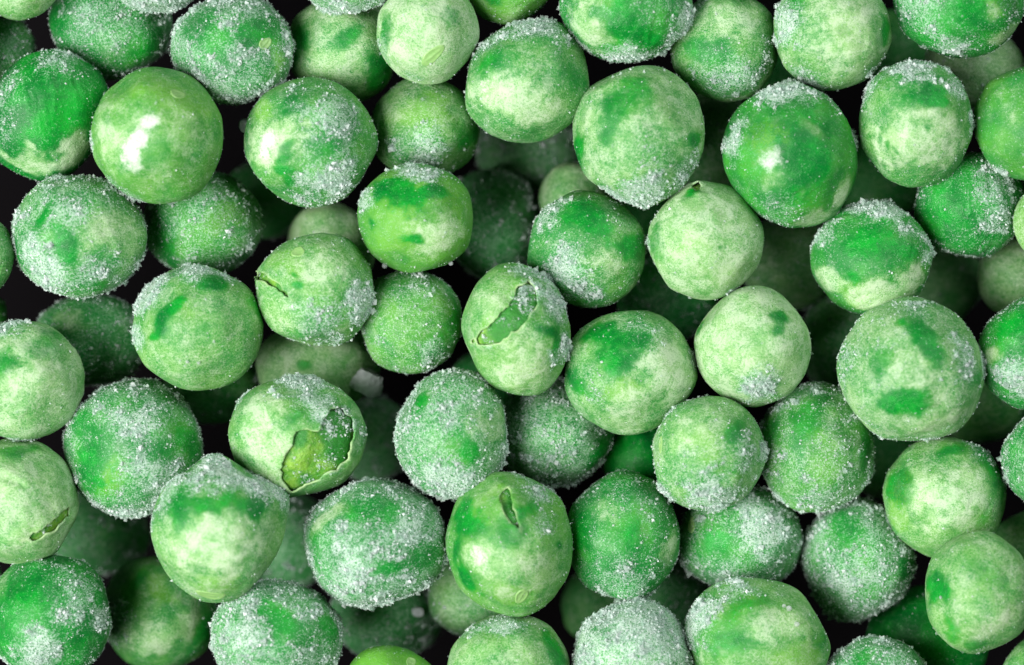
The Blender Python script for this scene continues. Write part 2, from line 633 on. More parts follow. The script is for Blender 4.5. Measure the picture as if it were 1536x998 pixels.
        # seed scars: a raised oval lip round a shallow pad with a ridge
        for su, sv, sang, sl, sw in self.scars:
            c = unit(su, sv)
            e1 = np.cross((0, 0, 1.0), c) if abs(c[2]) < 0.98 else np.array((1.0, 0, 0))
            e1 = np.array((1.0, 0, 0)) - c * c[0]
            e1 /= np.linalg.norm(e1)
            e2 = np.cross(c, e1)
            a0 = math.radians(sang)
            ax, ay = e1 * math.cos(a0) + e2 * math.sin(a0), -e1 * math.sin(a0) + e2 * math.cos(a0)
            rings, segs = 9, 28
            pts, hs = [c], [0.010]
            for i in range(1, rings + 1):
                t = i / rings
                for j in range(segs):
                    th = 2 * math.pi * j / segs
                    wob = 1 + 0.10 * math.sin(2 * th + idx) + 0.07 * math.sin(3 * th + 2.1 * idx)
                    q = c + ax * (t * wob * sl * math.cos(th)) + ay * (t * wob * sw * math.sin(th))
                    pts.append(q / np.linalg.norm(q))
                    ridge = (0.003 + 0.006 * ((idx * 7) % 5) / 4) * math.exp(-(t * math.sin(th) / 0.16) ** 2)
                    lip = 0.009 * math.exp(-((t - 0.76) / 0.13) ** 2)
                    hs.append(0.002 + ridge * (t < 0.62) + lip - 0.024 * max(0, t - 0.9) / 0.1)
            pts = np.array(pts)
            fs = [(0, 1 + j, 1 + (j + 1) % segs) for j in range(segs)]
            for i in range(rings - 1):
                for j in range(segs):
                    p0, p1 = 1 + i * segs + j, 1 + i * segs + (j + 1) % segs
                    fs += [(p0, p0 + segs, p1 + segs), (p0, p1 + segs, p1)]
            mesh_obj('seed_scar', surf(pts, np.array(hs)) + off, np.array(fs), SCAR, root)

        # frost: thousands of tiny ice grains seated on the skin
        deepk = 0.14 if self.outside else (1.0 if top else 0.5)
        ncand = int(116 * 4 * math.pi * rz * rz * 0.64 * deepk)
        zz = rng.uniform(-0.28, 1, ncand)
        ph = rng.uniform(0, 2 * math.pi, ncand)
        s = np.sqrt(1 - zz * zz)
        dd = np.stack([s * np.cos(ph), s * np.sin(ph), zz], 1)
        m = self.masks(dd, seed)
        cl = perlin(dd * 5 + seed, seed + 21) * 0.5 + perlin(dd * 13 + seed, seed + 22) * 0.45
        fe = sstep(0.22, 1.0, m['f'] + cl * (0.25 + 0.75 * np.minimum(1, m['f'] * 2))) + 0.03 * (m['w'] < 0.2)
        inside = np.zeros(ncand, bool)
        lf = np.zeros(ncand)
        for outl, dep in outlines:
            sd, _ = poly_sd(dd[:, :2], outl)
            ins = (sd < 0.0) & (dd[:, 2] > -0.1)
            inside |= ins
            lf[ins] = flesh_lift(dd[ins], dep)
            fe[ins] = np.clip(0.45 * sstep(-0.02, 0.25, cl[ins]) + fe[ins] * 0.9, 0, 1)
        kp = rng.random(ncand) < fe
        dd, fe, lf = dd[kp], fe[kp], lf[kp]
        rad = np.clip(rng.lognormal(math.log(0.040), 0.47, len(dd)), 0.018, 0.125) * (0.8 + 0.4 * fe) * (1.0 if top else 1.2)
        cs = perlin(dd * 3.5 + seed, seed + 51)
        rad = rad * np.clip(0.95 + 1.5 * cs, 0.5, 1.65) * (1 + 0.25 * sstep(0.75, 1, fe))
        h = rad * rng.uniform(-0.15, 0.6, len(dd)) + (rng.random(len(dd)) < 0.5) * sstep(0.7, 1, fe) * rng.uniform(0, 1, len(dd)) ** 2 * 0.16
        pos = surf(dd, lf) + off + dd * h[:, None]
        cv, cf = crystals(pos, rad, rng)
        fo = mesh_obj('frost', cv, cf, FROST, root, smooth=False)
        fo['kind'] = 'stuff'
        TRIS['frost'] += len(cf)

        # single larger ice beads that can be told apart
        for bu, bv, br in self.beads:
            bd = unit(bu, bv)[None]
            p = surf(bd)[0] + off + bd[0] * br * PX * 0.5
            bvv, bff = ICO[2]
            vv = bvv * (br * PX * 0.85) * (1 + 0.18 * perlin(bvv * 1.8 + bu * 9, seed)[:, None]) + p
            mesh_obj('ice_bead', vv, bff, BEAD, root)
        return root


# ------------------------------------------------------------------ the surface below
gv = np.array([(-400, -400, 0), (400, -400, 0), (400, 400, 0), (-400, 400, 0)], float)
ground = mesh_obj('dark_tray_surface', gv, np.array([(0, 1, 2, 3)]), TRAY, None, False, (0, 0, -30))
ground['kind'] = 'structure'

# ------------------------------------------------------------------ the peas, one line each
#   x, y, half width, half height, tilt, height; bloom, deep, frost, yellow; patches (kind, u, v, radius, strength; kind w is a painted highlight); label
PEAS = []


def P(*a, **k):
    PEAS.append(Pea(*a, **k))


T, M1, L2, L3, L4, L5 = 0.0, -2.6, -5.0, -8.4, -12.0, -15.5
# --- top edge of the heap
P(25, -45, 76, 75, 0, T, .5, 0, .12, .5, [('b', 0, -.6, .6, .7)], 'smooth pale green pea cut off by the top left corner')
P(-15, 72, 67, 60, 0, L2, .3, .3, .5, .2, [('f', .6, -.2, .5, .7)], 'frosted pea at the left edge just below the top left corner pea')
P(165, 38, 90, 82, 0, L2, .15, .45, .6, .2, [('b', .1, -.5, .3, .5), ('d', -.8, 0, .35, .8), ('f', .1, .1, .7, .75), ('d', .6, -.5, .3, .7)], 'dark frosty pea behind the two big peas near the top left corner')
P(235, -55, 74, 72, 0, T, .2, .2, .9, .2, [], 'sliver of a frosty pea at the top edge, second from the left corner')
P(350, 74, 89, 80, 0, T, .2, .5, .75, .2, [('d', .5, .25, .35, .8), ('y', .7, -.1, .3, .7), ('b', .75, -.35, .3, .5), ('f', -.1, -.75, .5, .9), ('d', -.3, -.1, .2, .6), ('d', -.5, .4, .35, .5)], 'frosty green pea with a pale seed scar on its right, near the top edge', scars=[(.6, .05, 50, .17, .10)])
P(515, 72, 82, 82, 0, -4.2, .6, .05, .15, .25, [('b', -.1, .55, .35, .8), ('b', 0, -.3, .45, .8), ('d', .05, .08, .2, .6), ('d', .75, -.4, .4, .8), ('d', -.85, .1, .35, .7)], 'blurred pale pea between the frosty scarred pea and the whitish scarred pea at the top')
P(522, -55, 80, 77, 0, T, .3, .1, .75, .3, [('f', 0, -.9, .5, .95)], 'frosty pea sliver at the top edge above the blurred pale pea')
P(641, 47, 75, 77, 0, T, .92, 0, .15, .25, [('d', .5, .2, .2, .4), ('d', -.85, -.1, .25, .5), ('f', -.9, -.3, .3, .6), ('f', -.3, -.9, .2, .6)], 'whitish dusted pea with an oval seed scar at its lower end, top edge', scars=[(.12, -.52, 38, .30, .15)])
P(762, -40, 72, 76, 0, M1, .3, .2, .15, .7, [('d', -.4, -.5, .25, .7), ('b', .1, -.85, .3, .5)], 'bright yellow-green pea cut off at the top edge, middle of the picture')
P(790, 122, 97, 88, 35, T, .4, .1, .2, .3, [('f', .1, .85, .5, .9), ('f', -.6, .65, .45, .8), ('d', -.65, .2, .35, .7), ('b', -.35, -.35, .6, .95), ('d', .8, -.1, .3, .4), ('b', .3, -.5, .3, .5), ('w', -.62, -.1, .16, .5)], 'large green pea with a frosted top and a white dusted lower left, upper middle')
P(940, 8, 97, 87, 0, T, .2, .5, .45, .3, [('f', .3, .3, .4, .6), ('f', 0, -.88, .5, .95), ('f', .85, -.4, .5, 1), ('d', -.1, -.35, .3, 1), ('d', .3, -.6, .25, 1), ('b', -.65, -.35, .4, .95)], 'pea with a heavy grey frost collar and bright green patches at the top edge')
P(1088, 70, 80, 82, 0, M1, .45, .1, .2, .3, [('b', 0, .5, .6, .85), ('f', 0, -.6, .6, .85), ('d', -.35, -.15, .3, .6), ('f', .8, -.2, .4, .6), ('f', -.7, .6, .3, .8)], 'pea with cracked pale skin at its top, right of the heavily frosted top pea', tears=[([(-.35, .75), (-.1, .88), (.15, .82), (-.1, .80)], .02, .05)])
P(1248, 49, 87, 87, 0, T, .6, .1, .2, .35, [('b', .1, 0, .75, .95), ('f', -.85, .2, .45, 1), ('f', -.55, -.75, .35, .7), ('d', -.6, .6, .25, .6), ('d', .9, 0, .2, .7), ('y', .15, -.1, .35, .9), ('d', .15, -.05, .14, .35)], 'round pea with a pale speckled face and frost crystals down its left side')
P(1440, -2, 99, 86, 0, T, .2, .7, .4, .3, [('f', -.6, -.3, .5, .8), ('f', -.1, -.9, .4, .85), ('d', 0, -.3, .35, .9), ('b', .4, -.3, .18, .7), ('b', .7, -.65, .3, .9), ('y', .6, -.2, .3, .8)], 'large dark green frosted pea filling the top right corner')
P(1458, 106, 76, 70, 0, L3, .65, 0, .3, .1, [], 'dim greyish pea tucked below the dark frosted top right pea')
P(1541, 184, 78, 86, 0, T, .2, .25, .12, .45, [('f', -.2, .2, .5, .3), ('b', -.3, 0, .2, .4), ('d', -.8, -.1, .3, .4)], 'smooth bright green pea cut off by the right edge near the top')
P(1374, 185, 84, 93, 0, T, .4, .2, .2, .3, [('b', 0, -.35, .75, 1), ('f', -.1, .9, .55, 1), ('f', -.85, .5, .35, .9), ('f', .6, .55, .35, .85), ('d', .1, .42, .25, 1), ('d', .35, .3, .16, 1), ('d', -.7, -.3, .07, .5), ('d', -.58, -.38, .07, .5), ('d', -.45, -.46, .06, .4)], 'pea with an icy cap, one deep green spot and a whitish creased lower half')
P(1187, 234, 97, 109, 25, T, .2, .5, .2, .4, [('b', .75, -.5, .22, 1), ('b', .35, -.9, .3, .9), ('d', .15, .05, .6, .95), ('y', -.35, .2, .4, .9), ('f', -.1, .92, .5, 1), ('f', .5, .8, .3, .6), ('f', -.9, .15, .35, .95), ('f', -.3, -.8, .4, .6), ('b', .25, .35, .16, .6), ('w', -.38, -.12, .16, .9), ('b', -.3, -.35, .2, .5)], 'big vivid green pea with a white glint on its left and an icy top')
P(956, 202, 96, 103, 0, T, .6, .05, .2, .35, [('d', -.25, .5, .35, .6), ('d', .1, .55, .2, .5), ('d', -.95, -.25, .3, .8), ('d', .85, -.1, .13, .8), ('d', -.5, -.05, .16, .6), ('b', -.8, .15, .22, .9), ('f', .05, -.88, .5, .95), ('f', .7, -.6, .35, .7), ('f', .2, -.4, .4, .4)], 'largest round pale green pea at the upper centre with frost along its bottom')
P(1070, 215, 78, 75, 0, L4, .45, .1, .4, .2, [], 'dark shadowed pea between the largest upper pea and the vivid glinting pea')
P(637, 192, 81, 77, 0, -4.2, .5, .05, .25, .4, [('y', .1, .3, .5, .9), ('f', -.05, -.5, .55, .9), ('d', .85, -.2, .3, .8), ('b', -.6, .4, .3, .6)], 'yellow-green wrinkled pea with a frosted bottom, below the whitish scarred pea', wrinkle=.02)
P(465, 213, 96, 96, 0, T, .3, .2, .3, .35, [('f', .35, .2, .75, .85), ('f', .3, -.7, .55, 1), ('b', -.65, 0, .5, .95), ('y', -.7, .45, .3, .8), ('d', -.30, -.1, .10, .6), ('d', -.33, -.28, .11, .8), ('d', -.33, -.46, .11, .9), ('d', -.30, -.64, .10, .7), ('d', -.25, .62, .13, .6), ('d', -.29, .42, .1, .5), ('d', .3, -.15, .2, .6), ('w', -.62, -.05, .17, 1)], 'half frosted pea with a glossy white highlight on its left side')
P(238, 204, 97, 100, 0, T, .3, .15, .08, .55, [('y', .4, .55, .5, .8), ('b', -.6, -.1, .45, .75), ('b', -.75, .4, .3, .5), ('b', .55, .0, .4, .5), ('b', .1, -.55, .3, .5), ('f', -.98, -.15, .22, .8), ('f', -.5, -.9, .3, .7), ('w', -.33, -.33, .19, 1), ('w', -.18, -.1, .14, 1), ('w', -.04, .16, .10, .9)], 'pea with a bright white highlight streak and a raised oval seed scar, upper left', scars=[(.37, .62, 38, .15, .11)])
P(72, 171, 84, 102, -28, T, .2, .8, .25, .1, [('f', .2, .75, .5, .75), ('f', -.6, .35, .5, .65), ('f', -.6, -.2, .4, .55), ('d', .2, .05, .55, 1), ('b', -.38, -.78, .26, 1), ('b', -.05, -.8, .34, 1), ('b', .3, -.78, .32, 1), ('b', .6, -.58, .28, 1), ('b', -.1, -.55, .1, .8)], 'deep emerald pea with a pale lower edge beside the upper left edge')
P(118, 355, 101, 91, 0, T, .35, .2, .6, .3, [('b', .65, 0, .55, .8), ('f', -.5, -.5, .6, .95), ('f', -.2, .35, .4, .85), ('f', .3, -.6, .4, .8), ('d', -.1, -.18, .22, 1), ('d', -.45, .32, .13, .95), ('d', -.85, -.3, .2, .7), ('d', .35, -.8, .15, .6)], 'speckled frosty pea with two deep green spots and a pale right side, left')
P(303, 336, 88, 80, 0, L2, .2, .2, .55, .35, [('d', -.6, -.4, .4, .7), ('y', .45, .1, .4, .8), ('f', -.1, .3, .6, .7)], 'dim frosty pea below the white streaked pea')
P(494, 372, 66, 68, 0, L3, .75, 0, .1, .35, [], 'pale pea peeping out above the cracked pea with frost on its right')
P(624, 327, 88, 80, 0, T, .2, .2, .15, .65, [('f', .1, .88, .55, 1), ('f', -.85, .3, .3, .9), ('b', .4, -.3, .4, .9), ('b', .1, -.7, .3, .5), ('d', -.25, .42, .4, 1), ('d', .25, .45, .25, 1), ('d', -.05, -.42, .14, 1), ('d', -.75, -.1, .15, .8), ('y', -.45, -.4, .3, 1), ('y', -.2, -.1, .3, 1), ('y', .75, .2, .3, .8)], 'yellow-green pea with a dark green band and an icy top, centre left', beads=[(-.55, -.92, 5), (.6, -.86, 4), (-.8, -.62, 2.5)])
P(738, 335, 72, 84, 0, L4, .1, .5, .6, .1, [], 'dark frosty pea behind the banded pea and right of it')
P(790, 225, 78, 62, 0, L5, .3, .1, .6, .1, [], 'very dark pea under the large upper middle pea')
P(475, 436, 88, 86, 0, T, .45, .05, .25, .45, [('b', .25, .3, .5, .85), ('b', -.55, -.55, .35, .6), ('y', -.5, .45, .4, .8), ('f', .8, -.25, .5, 1), ('f', .15, -.5, .5, .7), ('f', .3, -.9, .4, .7), ('d', -.28, .1, .08, .8), ('d', -.33, .25, .06, .6)], 'pale pea with a split skin on its left and thick frost on its right', scars=[(-.28, .66, 60, .15, .11)], tears=[([(-.96, .30), (-.78, .26), (-.58, .10), (-.36, -.20), (-.60, -.02), (-.80, .14), (-.98, .17)], .022, .05)])
P(862, 298, 54, 54, 0, L3, .65, 0, .1, .3, [], 'small pale pea peeping out below the largest upper pea')
P(880, 374, 88, 86, -20, T, .35, .25, .3, .3, [('f', -.6, .6, .5, .85), ('f', -.35, -.5, .6, .95), ('f', .1, -.8, .3, .8), ('b', .45, -.15, .45, .7), ('d', .05, .45, .38, 1), ('d', -.3, .5, .2, .7), ('d', .85, .05, .3, .8), ('b', .75, -.65, .22, .8)], 'pea with a clear deep green top patch and frosty lower left, centre')
P(1057, 362, 86, 85, 0, T, .82, 0, .12, .4, [('d', -.85, 0, .25, .4), ('d', -.25, .80, .14, .9), ('d', .22, -.12, .06, .5), ('b', .3, .5, .4, 1), ('y', -.2, -.2, .5, .7), ('y', .3, -.6, .4, .6)], 'pale dusty pea with a torn notch at its top, right of centre', tears=[([(-.24, .93), (-.20, .86), (-.17, .80), (-.13, .87), (-.08, .94), (-.15, .96)], .03, .05)], shape=[(88, .02, 12), (115, .02, 8)])
P(1308, 387, 90, 84, 0, T, .2, .4, .3, .3, [('f', .1, .88, .6, 1), ('f', -.85, .4, .4, .8), ('f', .85, .2, .35, .9), ('f', .5, .5, .3, .8), ('b', .25, -.65, .55, 1), ('b', -.75, -.45, .3, .9), ('d', -.15, .22, .42, 1), ('d', .3, .15, .3, .9), ('d', -.45, -.25, .2, .95), ('y', -.35, -.65, .3, .8)], 'pea split between glossy deep green above and whitish green below, icy rim')
P(1455, 308, 82, 78, 0, M1, .15, .6, .4, .2, [('f', .3, .2, .6, .8), ('f', .4, -.4, .35, .8), ('d', -.5, -.15, .45, .95)], 'deep green pea with a frosty right half near the right edge')
P(1591, 332, 68, 72, 0, T, .5, 0, .2, .6, [], 'yellow-green pea sliver at the right edge beside the half frosty pea')
P(1185, 392, 72, 72, 0, L4, .5, .1, .35, .3, [], 'shadowed olive pea below the vivid glinting pea')
P(1412, 424, 62, 62, 0, L5, .4, .1, .3, .1, [], 'very dim grey pea right of the split coloured pea')
P(1530, 418, 63, 58, 0, L3, .6, 0, .2, .3, [], 'dim pale pea at the right edge below the half frosty pea')
P(298, 491, 97, 93, 0, T, .45, .1, .12, .4, [('b', .1, -.3, .6, .5), ('f', -.8, .55, .5, 1), ('f', 0, .92, .4, .95), ('f', -.95, -.1, .3, .9), ('f', .5, .8, .25, .7), ('d', -.35, .28, .16, 1), ('d', -.5, .05, .15, 1), ('d', -.62, -.15, .12, .9), ('d', .3, .72, .2, .8), ('d', .95, .2, .2, .7), ('d', .15, .0, .12, .4)], 'smooth green pea with a frosted upper left rim, left of centre', beads=[(-.1, -.52, 3.2), (.06, -.55, 3)])
P(138, 510, 86, 70, 0, L3, .2, .3, .5, .2, [('b', -.3, .4, .3, .6)], 'dark blurred frosty pea below the speckled pea with two green spots')
P(34, 570, 89, 90, 0, T, .75, .05, .12, .3, [('d', -.2, .25, .25, .6), ('d', .5, .6, .4, .4), ('f', -.3, .92, .45, .9), ('b', .2, .1, .3, .9)], 'big pale dusty pea at the left edge, halfway down')
P(-50, 384, 72, 66, 0, T, .5, .1, .2, .3, [], 'pale pea sliver at the left edge beside the speckled pea')
P(-42, 472, 52, 40, 0, L3, .3, .3, .1, .3, [], 'tiny green pea sliver at the left edge above the big dusty pea')
P(615, 482, 77, 78, 0, M1, .3, .15, .4, .45, [('f', .35, -.5, .3, .8), ('f', .2, .6, .4, .6), ('d', -.8, .45, .3, .6), ('d', .85, 0, .3, .6), ('y', -.3, -.1, .4, .6)], 'medium green pea evenly dusted with frost, beside the split open centre pea')
P(774, 495, 80, 98, 12, T, .5, .1, .12, .5, [('b', -.4, .3, .4, .85), ('b', .1, -.6, .6, .9), ('y', -.55, 0, .3, .8), ('f', .7, .45, .5, 1), ('f', .85, -.25, .35, .95), ('f', .2, .9, .3, .8), ('d', .62, .0, .16, 1), ('d', .72, -.15, .14, .9), ('d', -.2, .1, .14, .5), ('f', .25, .5, .3, .9), ('f', -.55, -.17, .22, .9)], 'pea split open by a long diagonal gash with curled skin, centre', tears=[([(-.87, -.23), (-.41, .10), (-.1, .34), (.03, .62), (.25, .74), (.38, .62), (.40, .39), (.12, .08), (-.18, -.13), (-.49, -.25)], .03, .05)], green=[(.1, .45, .45), (-.35, .0, .3), (.1, .0, .2)])
P(945, 556, 97, 91, 0, T, .5, .15, .15, .3, [('b', .6, .05, .7, 1), ('b', 0, -.7, .5, .9), ('f', .2, .65, .4, .6), ('f', -.65, -.25, .4, .5), ('d', -.45, .5, .4, .95), ('d', -.1, .5, .25, .8), ('d', -.1, .15, .2, .6), ('d', -.85, -.2, .25, .7), ('y', -.1, -.3, .3, .9), ('b', -.55, .42, .16, .5)], 'large pea, dark green at upper left and pale dusty on its right, centre')
P(1131, 520, 85, 88, 0, T, .85, 0, .1, .4, [('d', .4, .5, .16, 1), ('d', .36, .28, .1, .6), ('f', .1, -.7, .45, .95), ('y', 0, .4, .4, .5), ('d', -.95, .3, .15, .5)], 'pale pea with one dark green spot and a frosty underside, right of centre')
P(1364, 558, 108, 106, 0, T, .6, .05, .35, .3, [('f', .75, .2, .35, .8), ('f', -.9, .2, .3, .6), ('f', 0, .92, .4, .6), ('b', .25, .1, .3, .7), ('b', .4, -.7, .4, .9), ('d', -.3, -.42, .16, 1), ('d', -.1, -.42, .2, 1), ('d', .1, .5, .24, .8), ('d', -.5, .1, .2, .4), ('d', .85, -.1, .13, .6)], 'biggest pea of all, pale and speckled with a dark green lower blotch, right side', beads=[(.72, .1, 4), (.6, .02, 3)])
P(1556, 530, 86, 87, 0, T, .2, .6, .4, .3, [('f', -.3, -.5, .6, .95), ('d', -.35, .4, .45, 1), ('b', -.85, 0, .16, .9)], 'deep green pea with a frosted bottom at the right edge, halfway down')
P(1002, 446, 74, 66, 0, L4, .05, .7, .45, .1, [], 'dark green shadowed pea between the notched pea and the large centre pea')
P(1268, 515, 70, 76, 0, L4, .3, .2, .5, .2, [], 'black-green shadowed pea left of the biggest pea')
P(476, 550, 92, 68, 0, L3, .7, .05, .12, .3, [('d', -.15, .05, .1, .6)], 'blurred pale pea with an ice lump, above the pea with the torn open skin')
P(318, 578, 72, 56, 0, L4, .2, .2, .4, .2, [], 'shadowed pea under the smooth green pea left of centre')
P(198, 672, 103, 102, 0, T, .25, .35, .6, .3, [('f', .15, .45, .5, .95), ('f', .3, -.3, .45, .9), ('f', 0, -.9, .35, .9), ('f', -.9, .1, .25, .6), ('d', -.5, -.15, .35, 1), ('d', -.65, .35, .2, .6), ('y', -.2, -.35, .28, .9), ('d', .85, .1, .3, .7), ('d', .5, 0, .18, .6)], 'large frosty emerald pea with a bare green left cheek, lower left')
P(443, 656, 103, 91, 0, -0.8, .5, .1, .1, .45, [('b', -.5, .25, .5, 1), ('b', -.3, -.6, .6, .7), ('b', -.2, -.1, .25, .8), ('f', .1, .92, .4, .95), ('f', .4, .55, .35, .95), ('f', -.8, .7, .25, .6), ('d', .05, .35, .14, .5), ('f', .95, .0, .25, .6), ('f', .6, .38, .35, .95), ('f', .55, -.42, .18, .8)], 'pea with a large torn hole showing yellow flesh inside, lower left of centre', tears=[([(.07, .13), (.01, -.12), (-.15, -.39), (-.16, -.63), (-.03, -.83), (.36, -.66), (.72, -.37), (.85, -.01), (.80, .36), (.68, .50), (.52, .46), (.36, .12)], .03, .05)], green=[(.62, .25, .42), (.75, -.15, .3), (.1, .05, .15), (.2, -.7, .14)])
P(678, 653, 83, 96, 0, T, .3, .2, .7, .25, [('f', .1, .3, .5, .85), ('f', -.1, -.8, .55, 1), ('b', .7, .2, .4, .7), ('d', -.55, .6, .13, .9), ('d', -.5, .5, .1, .8), ('d', .35, -.25, .25, .7), ('d', .1, 0, .15, .5)], 'densely frosted oval pea just below the gashed centre pea')
P(833, 650, 86, 77, 0, L2, .3, .2, .75, .2, [('d', .8, -.3, .3, .8)], 'dull frosted pea behind, right of the densely frosted oval pea')
P(1061, 679, 84, 84, 0, T, .5, .05, .35, .4, [('f', 0, -.75, .6, .95), ('f', .75, 0, .45, .7), ('d', .45, .45, .22, .6), ('y', -.1, .2, .4, .7), ('b', -.4, .5, .4, .8)], 'small round pea with frosted lower half and a scar on its left rim', scars=[(-.88, .16, 90, .17, .09)])
P(1225, 673, 85, 96, 0, M1, .3, .15, .55, .45, [('d', -.2, .55, .4, .6), ('d', .8, 0, .3, .7), ('d', -.85, .3, .25, .6), ('y', 0, -.2, .5, .7), ('f', 0, -.85, .4, .8), ('b', .3, .5, .2, .5)], 'oval green frosted pea left below the biggest pea')
P(1468, 600, 72, 66, 0, L4, .3, .1, .2, .3, [], 'shadowed olive pea peeking out right below the biggest pea')
P(962, 688, 58, 56, 0, L3, .0, .85, .1, .1, [], 'small dark emerald pea peeping out under the large centre pea')
P(1418, 747, 92, 89, 0, T, .5, .15, .12, .4, [('b', .0, .05, .75, 1), ('d', -.85, .2, .3, .7), ('y', -.85, -.2, .35, 1), ('d', .1, .85, .2, .6), ('d', .75, .5, .35, .8), ('d', .55, -.3, .2, .4), ('f', .6, .75, .3, .6), ('b', .4, -.75, .3, .8)], 'pale smooth pea with dusty centre, second from the right edge, lower right')
P(1570, 690, 66, 72, 0, T, .3, .5, .5, .2, [], 'frosty dark green pea sliver at the right edge in the lower half')
P(24, 754, 89, 96, 0, T, .72, .05, .06, .4, [('d', .1, .85, .3, .5), ('y', .3, -.3, .4, .6), ('b', -.1, .2, .5, .9)], 'pale pea with a torn slit on its right, at the left edge', tears=[([(.94, -.04), (.69, -.22), (.42, -.41), (.18, -.52), (.46, -.50), (.70, -.40), (.93, -.20)], .03, .05)], shape=[(2, .03, 10)], wrinkle=.016)
P(325, 793, 97, 99, 0, 1.6, .5, .1, .1, .35, [('f', .0, .9, .62, 1), ('f', .6, .7, .45, 1), ('f', -.6, .6, .4, .85), ('f', -.95, .1, .25, .6), ('d', -.5, .26, .24, .8), ('d', -.1, .36, .22, .8), ('d', .2, .36, .22, .8), ('d', .55, .32, .26, .9), ('b', 0, -.3, .62, 1), ('y', 0, -.8, .35, .9), ('f', .78, .62, .36, 1), ('f', .3, .86, .4, 1)], 'acorn shaped pea with a thick icy cap and pale body, lower left', shape=[(92, .14, 16), (26, .19, 17), (59, -.02, 10), (264, .12, 27), (322, -.04, 20)], scars=[(-.06, -.93, 0, .24, .12)])
P(562, 814, 105, 95, 10, T, .25, .35, .72, .2, [('f', -.3, -.25, .5, .95), ('f', .5, .25, .45, .95), ('f', -.3, -.85, .4, .9), ('f', .3, -.7, .4, .8), ('d', 0, .6, .35, .6), ('b', -.7, .42, .24, .8), ('d', .75, -.2, .25, .6), ('d', .25, -.35, .14, .7), ('d', -.85, -.1, .2, .5)], 'very frosty wide emerald pea in the lower middle')
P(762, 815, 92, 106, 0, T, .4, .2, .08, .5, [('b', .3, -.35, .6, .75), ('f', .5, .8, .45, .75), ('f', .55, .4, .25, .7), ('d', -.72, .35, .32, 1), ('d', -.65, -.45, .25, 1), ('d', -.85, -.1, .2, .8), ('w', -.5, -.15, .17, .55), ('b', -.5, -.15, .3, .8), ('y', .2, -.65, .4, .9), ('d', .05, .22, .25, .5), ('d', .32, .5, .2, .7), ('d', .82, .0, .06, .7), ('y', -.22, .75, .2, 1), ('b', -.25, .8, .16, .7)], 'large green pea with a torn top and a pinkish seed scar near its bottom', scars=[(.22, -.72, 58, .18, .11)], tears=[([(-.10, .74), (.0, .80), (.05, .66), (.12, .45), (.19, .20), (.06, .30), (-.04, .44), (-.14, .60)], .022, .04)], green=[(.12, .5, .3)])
P(936, 804, 84, 98, 0, T, .25, .5, .38, .25, [('f', 0, -.75, .6, .75), ('b', -.3, .4, .28, .6), ('f', .3, .5, .5, .5), ('b', .8, -.15, .28, .75), ('y', .3, .4, .3, .5), ('d', .1, .1, .2, .8), ('d', -.85, .1, .35, .9)], 'oval emerald pea with light frost, right of the torn topped pea')
P(1110, 806, 94, 80, 0, L2, .2, .25, .6, .25, [('f', .35, .2, .75, 1), ('f', -.2, -.7, .5, .8), ('d', -.5, -.05, .3, .8), ('y', -.85, .3, .25, .8)], 'whitish grey frost-coated pea behind the small round scarred pea', scars=[(-.8, .25, 80, .16, .10)])
P(1288, 839, 80, 89, 0, M1, .15, .35, .78, .3, [('f', -.45, -.35, .4, 1), ('f', .2, -.2, .4, .9), ('f', .2, -.8, .4, .9), ('d', -.3, .55, .35, .6), ('d', .85, -.1, .25, .7), ('y', 0, -.1, .3, .6)], 'frost-coated round pea left below the pale smooth pea, lower right')
P(1466, 888, 80, 91, 0, T, .55, .1, .05, .4, [('d', -.8, .1, .3, 1), ('d', -.55, -.55, .25, .6), ('d', .15, .4, .3, .3), ('d', -.1, -.85, .2, .5), ('b', .2, -.5, .4, .9), ('b', .6, .3, .25, .8)], 'mottled green pea with a deep green left edge in the lower right corner', beads=[(-.75, -.05, 3)])
P(1548, 818, 62, 52, 0, L3, .4, .1, .2, .4, [], 'dim olive pea sliver at the right edge above the mottled corner pea')
P(1392, 962, 92, 84, 0, L3, .05, .9, .2, .3, [('y', .0, .5, .3, .6)], 'dark glossy green pea tucked behind the mottled pea, lower right')
P(1135, 957, 106, 88, -12, T, .5, .15, .2, .45, [('f', -.85, .35, .5, 1), ('f', -.3, .85, .4, .7), ('d', -.2, .45, .35, .6), ('d', -.35, .05, .3, .6), ('b', .2, .3, .4, .8), ('y', .6, -.3, .45, .9), ('d', .9, .0, .2, .4)], 'wide pale pea with a frosted left shoulder at the bottom edge', beads=[(.42, .55, 5), (.5, .3, 4.5), (.36, .60, 3.5)])
P(948, 991, 88, 87, 0, T, .3, .1, .92, .2, [('d', -.4, .55, .2, .5), ('f', .1, .6, .7, 1)], 'grey-white pea thickly coated in ice grains at the bottom edge')
P(763, 1005, 91, 82, 0, T, .55, .1, .1, .4, [('f', 0, .92, .38, 1), ('f', -.5, .8, .3, .8), ('d', .85, .35, .35, .8)], 'pale green pea with a frosty top rim at the bottom edge, middle')
P(705, 893, 64, 62, 0, L3, .5, .1, .4, .3, [], 'dim pale pea under the torn topped pea near the bottom')
P(580, 922, 84, 68, 0, L4, .1, .3, .6, .1, [], 'shadowed grey frosted pea under the very frosty wide pea')
P(585, 1042, 73, 73, 0, T, .0, .1, .05, .85, [('d', -.6, .5, .3, .4)], 'smooth bright lime green pea peeking over the bottom edge', scars=[(.45, .72, 80, .2, .1)])
P(413, 956, 97, 84, 0, T, .2, .35, .75, .25, [('f', -.4, 0, .5, .95), ('f', .1, .8, .5, .7), ('d', .05, .45, .3, .7), ('d', .85, .2, .25, .7), ('d', .4, .1, .3, .4)], 'frosty emerald pea at the bottom edge below the acorn shaped pea')
